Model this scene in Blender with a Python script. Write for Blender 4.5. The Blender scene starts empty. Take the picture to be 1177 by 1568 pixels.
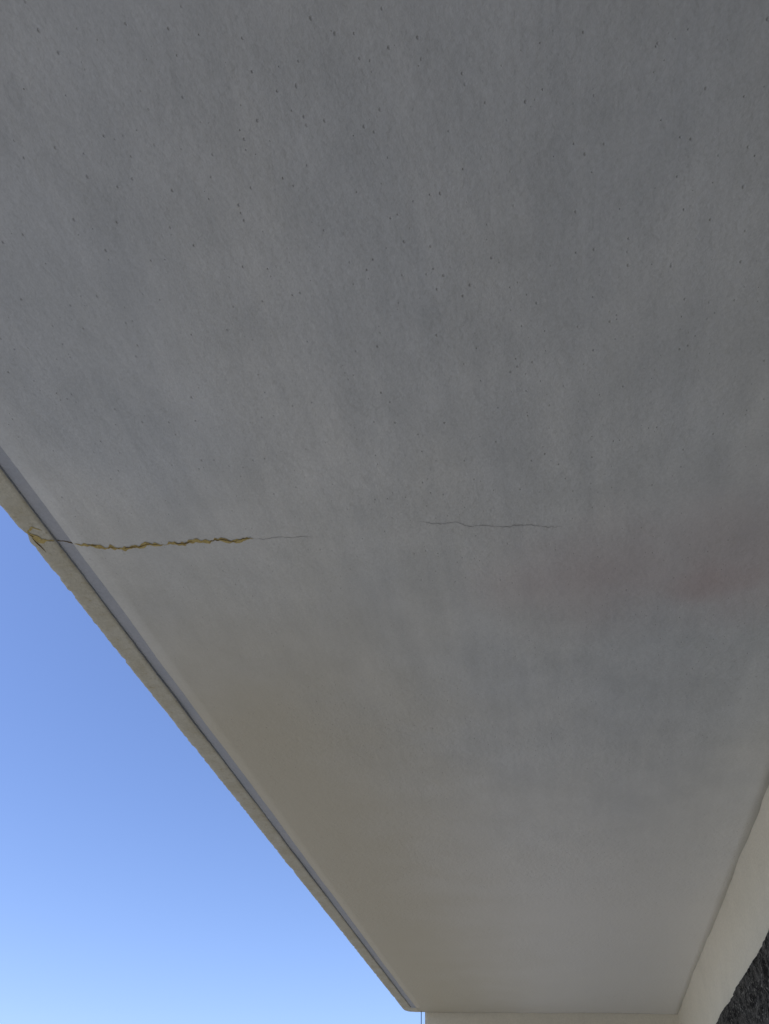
import bpy, bmesh, math, random
from mathutils import Vector, Matrix, noise
random.seed(4)
sc=bpy.context.scene
H=1.4; CAMZ=1.6; SZ=CAMZ+H
# ---------- helpers
def new_mat(name):
    m=bpy.data.materials.new(name); m.use_nodes=True
    nt=m.node_tree; b=nt.nodes['Principled BSDF']; b.inputs['Specular IOR Level'].default_value=0.15
    return m,nt,b
def N(nt,t,**k):
    n=nt.nodes.new(t)
    for a,v in k.items(): setattr(n,a,v)
    return n
def noise_n(nt,vec,scale,detail=4,rough=.55):
    n=N(nt,'ShaderNodeTexNoise'); n.inputs['Scale'].default_value=scale
    n.inputs['Detail'].default_value=detail; n.inputs['Roughness'].default_value=rough
    nt.links.new(vec,n.inputs['Vector']); return n.outputs['Fac']
def ramp(nt,fac,a,b,ca=(0,0,0,1),cb=(1,1,1,1)):
    r=N(nt,'ShaderNodeValToRGB'); r.color_ramp.elements[0].position=a; r.color_ramp.elements[1].position=b
    r.color_ramp.elements[0].color=ca; r.color_ramp.elements[1].color=cb
    nt.links.new(fac,r.inputs[0]); return r.outputs[0]
def mix(nt,fac,a,b,mode='MIX'):
    n=N(nt,'ShaderNodeMix',data_type='RGBA',blend_type=mode)
    for s,v in ((n.inputs[0],fac),(n.inputs[6],a),(n.inputs[7],b)):
        if isinstance(v,(int,float)): s.default_value=v
        elif isinstance(v,tuple): s.default_value=v
        else: nt.links.new(v,s)
    return n.outputs[2]
def mth(nt,op,a,b=0.0,c=0.0):
    n=N(nt,'ShaderNodeMath',operation=op)
    for s,v in zip(n.inputs,(a,b,c)):
        if isinstance(v,(int,float)): s.default_value=v
        else: nt.links.new(v,s)
    return n.outputs[0]
def mrange(nt,v,a,b,c,d):
    r=N(nt,'ShaderNodeMapRange',interpolation_type='SMOOTHSTEP'); nt.links.new(v,r.inputs[0])
    for k,x in enumerate((a,b,c,d)): r.inputs[k+1].default_value=x
    return r.outputs[0]
def mapping(nt,vec,scale=(1,1,1),loc=(0,0,0),rot=(0,0,0)):
    n=N(nt,'ShaderNodeMapping'); n.inputs['Scale'].default_value=scale; n.inputs['Location'].default_value=loc
    n.inputs['Rotation'].default_value=rot
    nt.links.new(vec,n.inputs['Vector']); return n.outputs[0]
def bump(nt,h,strength,dist,prev=None):
    n=N(nt,'ShaderNodeBump'); n.inputs['Strength'].default_value=strength; n.inputs['Distance'].default_value=dist
    nt.links.new(h,n.inputs['Height'])
    if prev: nt.links.new(prev,n.inputs['Normal'])
    return n.outputs[0]
def obj_coord(nt): return N(nt,'ShaderNodeTexCoord').outputs['Object']
def mk(name,bm,mats,smooth=False,parent=None):
    me=bpy.data.meshes.new(name); bm.to_mesh(me); bm.free()
    for m in mats: me.materials.append(m)
    if smooth:
        for p in me.polygons: p.use_smooth=True
    o=bpy.data.objects.new(name,me); sc.collection.objects.link(o)
    if parent: o.parent=parent
    return o

# ---------- materials
def blob(nt,vec,cx,cy,rx,ry,rot=0):
    v=mapping(nt,vec,scale=(1/rx,1/ry,0),loc=(-cx/rx,-cy/ry,0))
    l=N(nt,'ShaderNodeVectorMath',operation='LENGTH'); nt.links.new(v,l.inputs[0])
    return mrange(nt,l.outputs['Value'],0,1,1,0)
def pits(nt,co,scale,power,rmax):
    vo=N(nt,'ShaderNodeTexVoronoi'); vo.inputs['Scale'].default_value=scale
    nt.links.new(mapping(nt,co,scale=(1,.8,0)),vo.inputs['Vector'])
    sz=N(nt,'ShaderNodeSeparateColor'); nt.links.new(vo.outputs['Color'],sz.inputs[0])
    rad=mth(nt,'MULTIPLY',mth(nt,'POWER',sz.outputs[0],power),rmax)
    return mth(nt,'SUBTRACT',1.0,ramp(nt,mth(nt,'DIVIDE',vo.outputs['Distance'],mth(nt,'ADD',rad,.001)),.3,1.0))
def soffit_material():
    m,nt,b=new_mat('painted_concrete_soffit')
    co=obj_coord(nt)
    wn=N(nt,'ShaderNodeTexNoise'); wn.inputs['Scale'].default_value=3; wn.inputs['Detail'].default_value=4; nt.links.new(co,wn.inputs['Vector'])
    ws=N(nt,'ShaderNodeVectorMath',operation='MULTIPLY_ADD'); nt.links.new(wn.outputs['Color'],ws.inputs[0])
    ws.inputs[1].default_value=(.36,.36,0); nt.links.new(co,ws.inputs[2]); 
    wc=mapping(nt,ws.outputs[0],loc=(-.18,-.18,0))
    col=mix(nt,ramp(nt,noise_n(nt,mapping(nt,co,scale=(1,.5,1)),1.8,2),.36,.64),(.515,.53,.522,1),(.57,.572,.54,1))
    # grime mottling
    col=mix(nt,1.0,col,ramp(nt,noise_n(nt,mapping(nt,co,scale=(1,.7,1),loc=(3,1,0)),6,5,.66),.32,.62,(.89,.895,.895,1),(1.03,1.03,1.03,1)),'MULTIPLY')
    # roller streaks
    col=mix(nt,1.0,col,ramp(nt,noise_n(nt,mapping(nt,co,scale=(12,1.2,1)),1.6,3,.6),.3,.7,(.94,.945,.95,1),(1.035,1.035,1.03,1)),'MULTIPLY')
    fine=noise_n(nt,co,130,2,.7)
    col=mix(nt,1.0,col,ramp(nt,fine,.3,.7,(.93,.93,.93,1),(1.045,1.045,1.045,1)),'MULTIPLY')
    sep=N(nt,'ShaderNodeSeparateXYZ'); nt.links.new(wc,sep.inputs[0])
    col=mix(nt,mrange(nt,sep.outputs[1],.2,1.9,.22,0),col,(.30,.30,.31,1))  # near-end light falloff painted in: colour darkened toward low y
    col=mix(nt,mrange(nt,sep.outputs[1],2.0,5.2,0,.9),col,(.71,.695,.64,1))  # bounce light at the far end painted in as a paler colour
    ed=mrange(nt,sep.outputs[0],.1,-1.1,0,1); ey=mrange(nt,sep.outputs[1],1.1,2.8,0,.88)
    col=mix(nt,mth(nt,'MULTIPLY',ed,ey),col,(.475,.435,.325,1))  # aged yellowish paint, with warm ground bounce tinted into the outer far side
    # rusty pink stain
    s1=mth(nt,'MULTIPLY',blob(nt,wc,.51,1.88,.34,.25),.62)
    s2=mth(nt,'MULTIPLY',blob(nt,wc,.64,1.80,.66,.46),.40)
    s3=mth(nt,'MULTIPLY',blob(nt,wc,.24,1.84,.54,.40),.42)
    st=mth(nt,'MAXIMUM',mth(nt,'MAXIMUM',s1,s2),s3)
    col=mix(nt,st,col,(.44,.345,.33,1))
    clus=ramp(nt,noise_n(nt,co,1.1,2),.34,.58,(.25,.25,.25,1))
    pit=mth(nt,'MULTIPLY',mth(nt,'MAXIMUM',pits(nt,co,62,2.2,.22),pits(nt,co,17,9,.042)),clus)
    col=mix(nt,mth(nt,'MULTIPLY',pit,.32),col,(.20,.19,.18,1))
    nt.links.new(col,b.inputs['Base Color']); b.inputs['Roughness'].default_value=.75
    h=mth(nt,'MULTIPLY_ADD',noise_n(nt,mapping(nt,co,scale=(1,.85,1)),48,3,.6),mth(nt,'ADD',clus,.15),mth(nt,'MULTIPLY',pit,-.7))
    nt.links.new(bump(nt,h,.75,.0038),b.inputs['Normal'])
    return m
def plain(name,c1,c2,scale,rough=.8,bs=60,bd=.003,fine=.9,c3=None):
    m,nt,b=new_mat(name); co=obj_coord(nt)
    col=mix(nt,ramp(nt,noise_n(nt,co,scale,4,.6),.35,.65),c1+(1,),c2+(1,))
    f=noise_n(nt,co,bs,3,.7)
    col=mix(nt,1.0,col,ramp(nt,f,.3,.7,(fine,fine,fine,1),(1.04,1.04,1.04,1)),'MULTIPLY')
    if c3: col=mix(nt,ramp(nt,noise_n(nt,co,scale*4,4,.7),.58,.70),col,c3+(1,))
    nt.links.new(col,b.inputs['Base Color']); b.inputs['Roughness'].default_value=rough
    nt.links.new(bump(nt,f,.7,bd),b.inputs['Normal'])
    return m
M_s=soffit_material()
M_lip=plain('weathered_edge_paint',(.50,.48,.39),(.44,.41,.31),9,bs=90,bd=.003,fine=.85,c3=(.36,.32,.22))
M_gr=plain('drip_groove_paint',(.345,.365,.39),(.39,.40,.41),6,bs=120,bd=.001)
M_fas=plain('fascia_paint',(.72,.70,.64),(.66,.64,.57),4,bs=60,bd=.003)
M_wall=plain('cream_wall_plaster',(.76,.715,.59),(.71,.67,.55),3,bs=70,bd=.004,fine=.93)
M_ground=plain('dry_ground',(.36,.34,.30),(.30,.29,.24),.6,bs=12,bd=.02)
M_crack=plain('crack_dark_fill',(.10,.065,.025),(.17,.12,.05),40,bs=200,bd=.002)
M_eff=plain('crack_ochre_deposit',(.48,.38,.14),(.36,.27,.10),50,bs=200,bd=.002,c3=(.60,.56,.40))
M_hair=plain('hairline_crack_dust',(.29,.285,.28),(.24,.235,.23),50,bs=200,bd=.001)
M_cable=plain('black_cable',(.05,.05,.05),(.08,.08,.08),30,rough=.5)

# ---------- slab
XO=-1.368; GL=-1.286; GR=-1.242; XW=.90; Y0=-4.0; Y1=7.83
def zs(x,y):
    return SZ+noise.noise(Vector((x*1.6,y*1.0,3.1)))*.006+noise.noise(Vector((x*4,y*3,9.1)))*.0018
def xo(y):
    j=noise.noise(Vector((y*5,1.7,0)))*.0025+noise.noise(Vector((y*45,5.7,0)))*.0025
    c=noise.noise(Vector((y*21,8.7,4)))
    if c>.3: j+=min(.004,(c-.3)*.02)
    d=abs(y-1.455)
    if d<.03: j+=.012*(1-d/.03)
    r=.075
    if y>Y1-r:
        t=min(1,(y-(Y1-r))/r); return XO+j*(1-t)+r-math.sqrt(max(0,r*r-(t*r)**2))
    return XO+j
bm=bmesh.new()
ys=[]; y=Y0
while y<Y1-1e-6:
    ys.append(y); y+= .05 if y<.5 else (.008 if y<3.2 else .015 if y<Y1-.1 else .006)
ys.append(Y1)
main=[GR+ (XW-GR)*i/44 for i in range(45)]
GD=.006
rows=[]
for y in ys:
    x0=xo(y); dep=GD if y<7.66 else 0.0
    r=[]
    gx=GL+noise.noise(Vector((y*4,0,7)))*.0022+noise.noise(Vector((y*30,0,7)))*.001
    gx2=GR+noise.noise(Vector((y*4,3,2)))*.0022+noise.noise(Vector((y*30,4,7)))*.001
    gx=max(gx,x0+.004)
    r.append((x0,SZ+.22)); r.append((x0,SZ+.10))
    r.append((x0+.001,SZ+.012)); r.append((x0+.003,SZ+.004+noise.noise(Vector((y*50,2,2)))*.002))
    a=min(x0+.011,gx-.0005)
    for k in range(6):
        x=a+(gx-a)*k/5; r.append((x,zs(x,y)+ (0.0014*noise.noise(Vector((x*50,y*50,0))) if k<5 else 0)))
    r.append((gx+.001,SZ+dep)); r.append((gx2-.001,SZ+dep)); r.append((gx2,zs(gx2,y)))
    for x in main[1:]: r.append((x,zs(x,y)))
    r.append((XW,SZ+.22))
    rows.append([bm.verts.new((px,y,pz)) for px,pz in r])
n=len(rows[0])
for i in range(len(rows)-1):
    for j in range(n):
        k=(j+1)%n
        f=bm.faces.new((rows[i][j],rows[i][k],rows[i+1][k],rows[i+1][j]))
        f.smooth = j>=12 or 4<=j<=8
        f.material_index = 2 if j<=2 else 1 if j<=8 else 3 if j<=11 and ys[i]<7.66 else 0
        if j>=n-2: f.material_index=2; f.smooth=False
bm.faces.new(rows[0]); f=bm.faces.new(list(reversed(rows[-1]))); 
for f in bm.faces:
    if len(f.verts)>4: f.material_index=2
bmesh.ops.recalc_face_normals(bm,faces=bm.faces)
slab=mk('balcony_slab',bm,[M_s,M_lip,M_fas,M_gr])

# ---------- cracks
def ribbon(name,pts,w,mat,jag=.004,off=.0011,wn=.6,zf=None,seed=0,taper=True,gaps=0,dy=0):
    P=[Vector((a*H,b*H+dy,0)) for a,b in pts]
    L=[]
    for a,b in zip(P[:-1],P[1:]):
        k=max(1,int((b-a).length/.003))
        for i in range(k): L.append(a+(b-a)*i/k)
    L.append(P[-1]); bm=bmesh.new(); prev=None; m=len(L)
    for i,p in enumerate(L):
        q=Vector((p.x,p.y,0))
        q.y+= noise.noise(Vector((p.x*28,seed*1.3,0)))*jag*2.0+noise.noise(Vector((p.x*110,seed,2)))*jag*.9
        t=(L[min(i+1,m-1)]-L[max(i-1,0)]).normalized(); nn=Vector((-t.y,t.x,0))
        ww=w*(1+wn*1.8*noise.noise(Vector((p.x*55,w*900,5))))
        w2=w*(1+wn*1.8*noise.noise(Vector((p.x*75,w*700+9,5))))
        if taper: 
            e=min(1,i/10+.15,(m-1-i)/14+.1); ww*=e; w2*=e
        if gaps and noise.noise(Vector((p.x*20,seed+3,1)))>gaps: prev=None; continue
        z=(zf or zs)(q.x,q.y)-off
        a=bm.verts.new((q.x+nn.x*max(ww,.0002)/2,q.y+nn.y*max(ww,.0002)/2,z)); b=bm.verts.new((q.x-nn.x*max(w2,.0002)/2,q.y-nn.y*max(w2,.0002)/2,z))
        if prev: bm.faces.new((prev[0],a,b,prev[1]))
        prev=(a,b)
    return mk(name,bm,[mat],parent=slab)
mainp=[(-.8855,1.083),(-.80,1.105),(-.7145,1.1006),(-.619,1.106),(-.517,1.116)]
ribbon('crack_deposit',mainp,.0105,M_eff,seed=1,wn=1.1,jag=.0065,off=.0013)
ribbon('crack_opening',mainp,.0028,M_crack,seed=1,off=.0019,wn=1.0,gaps=.05,jag=.0065,dy=-.0014)
ribbon('crack_hairline',[(-.517,1.116),(-.46,1.116),(-.3955,1.1235)],.0012,M_hair,seed=1,jag=.003,gaps=.2)
ribbon('crack_hairline_inner',[(-.186,1.109),(-.065,1.1376),(.02,1.155),(.081,1.166)],.0015,M_hair,seed=5,jag=.005,gaps=.3)
ribbon('crack_edge_deposit',[(-.962,1.03),(-.951,1.055),(-.935,1.060),(-.920,1.066)],.015,M_eff,seed=2,wn=.9)
ribbon('crack_edge_opening',[(-.962,1.035),(-.951,1.057),(-.935,1.062),(-.920,1.067)],.005,M_crack,seed=2,off=.0019,gaps=.2)
ribbon('crack_edge_branch',[(-.964,1.03),(-.945,1.018),(-.93,1.03)],.009,M_eff,seed=3)
ribbon('crack_edge_branch_low',[(-.962,1.05),(-.958,1.08),(-.956,1.10)],.008,M_crack,seed=4)
ribbon('crack_groove',[(-.917,1.067),(-.888,1.082)],.004,M_crack,seed=6,zf=lambda x,y:SZ+GD,taper=False)

# ---------- walls (plaster, slightly uneven)
def wallgrid(name,p0,du,dv,nu,nv,thick,mat,amp=.004):
    bm=bmesh.new(); nrm=du.cross(dv).normalized(); g=[]
    for i in range(nu+1):
        r=[]
        for j in range(nv+1):
            p=p0+du*i/nu+dv*j/nv
            r.append(bm.verts.new(p+nrm*(amp*noise.noise(p*1.7)+amp*.6*noise.noise(p*5))))
        g.append(r)
    for i in range(nu):
        for j in range(nv): bm.faces.new((g[i][j],g[i+1][j],g[i+1][j+1],g[i][j+1])).smooth=True
    back=[bm.verts.new(c-nrm*thick) for c in (p0,p0+du,p0+du+dv,p0+dv)]
    bm.faces.new(list(reversed(back)))
    bm.faces.new([back[0],back[1]]+[g[i][0] for i in range(nu,-1,-1)])
    bm.faces.new([back[1],back[2]]+[g[nu][j] for j in range(nv,-1,-1)])
    bm.faces.new([back[2],back[3]]+[g[i][nv] for i in range(0,nu+1)])
    bm.faces.new([back[3],back[0]]+[g[0][j] for j in range(0,nv+1)])
    return mk(name,bm,[mat])
wallgrid('house_wall',Vector((.893,Y1+.06,0)),Vector((0,Y0-Y1-.06,0)),Vector((0,0,SZ+.30)),260,60,.3,M_wall,.008)
wallgrid('garden_wall',Vector((-1.193,Y1+.003,0)),Vector((2.13,0,0)),Vector((0,0,SZ+.22)),60,60,.25,M_wall,.003)

# ---------- lava stone cladding
m,nt,b=new_mat('black_lava_stone'); co=obj_coord(nt)
c=mix(nt,ramp(nt,noise_n(nt,co,16,5,.78),.44,.62),(.012,.011,.010,1),(.10,.095,.085,1))
c=mix(nt,ramp(nt,noise_n(nt,co,60,3,.8),.55,.66),c,(.26,.25,.22,1))
nt.links.new(c,b.inputs['Base Color']); b.inputs['Roughness'].default_value=.9
nt.links.new(bump(nt,noise_n(nt,co,32,4,.8),1,.02),b.inputs['Normal'])
M_lava=m
bm=bmesh.new(); g=[]; ny=560; nz=110; top=2.606
for i in range(ny+1):
    y=Y0+.2+(Y1-.05-Y0-.2)*(i/ny)**.75; r=[]
    for j in range(nz+1):
        z=(top+ .016*noise.noise(Vector((y*3,0,0)))+.007*noise.noise(Vector((y*22,0,0))))*(j/nz)**.8
        d=noise.voronoi(Vector((0,y*3.6,z*5.2)))[0]
        crev=min(1,(d[1]-d[0])/.16)
        h=.016+.014*crev+.010*noise.noise(Vector((1,y*9,z*9)))+.006*noise.noise(Vector((2,y*40,z*40)))
        if j==nz: h=.0
        elif j>=nz-3: h=min(h,.022)
        r.append(bm.verts.new((.887-h,y,z)))
    g.append(r)
for i in range(ny):
    for j in range(nz): bm.faces.new((g[i][j],g[i][j+1],g[i+1][j+1],g[i+1][j]))
mk('stone_cladding',bm,[M_lava])

# ---------- cable
bm=bmesh.new(); prev=None
for i in range(31):
    z=SZ+.002-i*.1; cx=-1.222+.004*math.sin(z*3); cy=Y1-.03
    ring=[bm.verts.new((cx+.0035*math.cos(a*math.pi/4),cy+.0035*math.sin(a*math.pi/4),z)) for a in range(8)]
    if prev:
        for a in range(8): bm.faces.new((prev[a],prev[(a+1)%8],ring[(a+1)%8],ring[a]))
    prev=ring
mk('hanging_cable',bm,[M_cable],True)

# ---------- ground + terrace
bm=bmesh.new(); s=3000
bm.faces.new([bm.verts.new(p) for p in ((-s,-s,-.12),(s,-s,-.12),(s,s,-.12),(-s,s,-.12))])
mk('ground',bm,[M_ground])
m,nt,b=new_mat('terrace_tiles'); co=obj_coord(nt)
br=N(nt,'ShaderNodeTexBrick'); nt.links.new(co,br.inputs['Vector']); br.offset=0
br.inputs['Color1'].default_value=(.47,.455,.42,1); br.inputs['Color2'].default_value=(.43,.415,.38,1); br.inputs['Mortar'].default_value=(.2,.19,.17,1)
br.inputs['Scale'].default_value=1; br.inputs['Brick Width'].default_value=.4; br.inputs['Row Height'].default_value=.4; br.inputs['Mortar Size'].default_value=.006
nt.links.new(mix(nt,1.0,br.outputs[0],ramp(nt,noise_n(nt,co,6,3),.3,.7,(.85,.85,.85,1),(1.05,1.05,1.05,1)),'MULTIPLY'),b.inputs['Base Color'])
bm=bmesh.new(); bmesh.ops.create_cube(bm,size=1)
for v in bm.verts: v.co=Vector((-2.31+v.co.x*6.38, 1.9+v.co.y*11.84, -.058+v.co.z*.12))
mk('terrace_floor',bm,[m])

# ---------- light
el=math.radians(52); dirv=Vector((-.80,-.60,0)).normalized()
sv=Vector((dirv.x*math.cos(el),dirv.y*math.cos(el),math.sin(el)))
ld=bpy.data.lights.new('sun','SUN'); ld.energy=3.4; ld.angle=math.radians(.5); ld.color=(1,.955,.88)
lo=bpy.data.objects.new('sun',ld); sc.collection.objects.link(lo); lo.rotation_euler=sv.to_track_quat('Z','Y').to_euler(); lo.location=(-5,-5,10)
w=bpy.data.worlds.new('World'); sc.world=w; w.use_nodes=True; nt=w.node_tree
sk=nt.nodes.new('ShaderNodeTexSky'); sk.sky_type='NISHITA'; sk.sun_disc=False
sk.sun_elevation=el; sk.sun_rotation=math.atan2(dirv.x,dirv.y); sk.air_density=1; sk.dust_density=.6; sk.ozone_density=2
bg=nt.nodes['Background']; bg.inputs[1].default_value=.15
nt.links.new(mix(nt,1.0,sk.outputs[0],(1.03,1.07,1.36,1),'MULTIPLY'),bg.inputs[0])

# ---------- camera
cd=bpy.data.cameras.new('camera'); cam=bpy.data.objects.new('camera',cd); sc.collection.objects.link(cam)
R=Matrix(((.9816,.0965,.1649),(.1867,-.6664,-.7219),(.0402,.7394,-.6721))).to_quaternion().normalized().to_matrix().to_4x4()
cam.matrix_world=Matrix.Translation((0,0,CAMZ))@R
cd.sensor_fit='VERTICAL'; cd.sensor_height=36; cd.lens=36*1210/1568; cd.clip_start=.05; cd.clip_end=10000
sc.camera=cam
sc.view_settings.view_transform='Standard'; sc.view_settings.look='None'; sc.view_settings.exposure=0
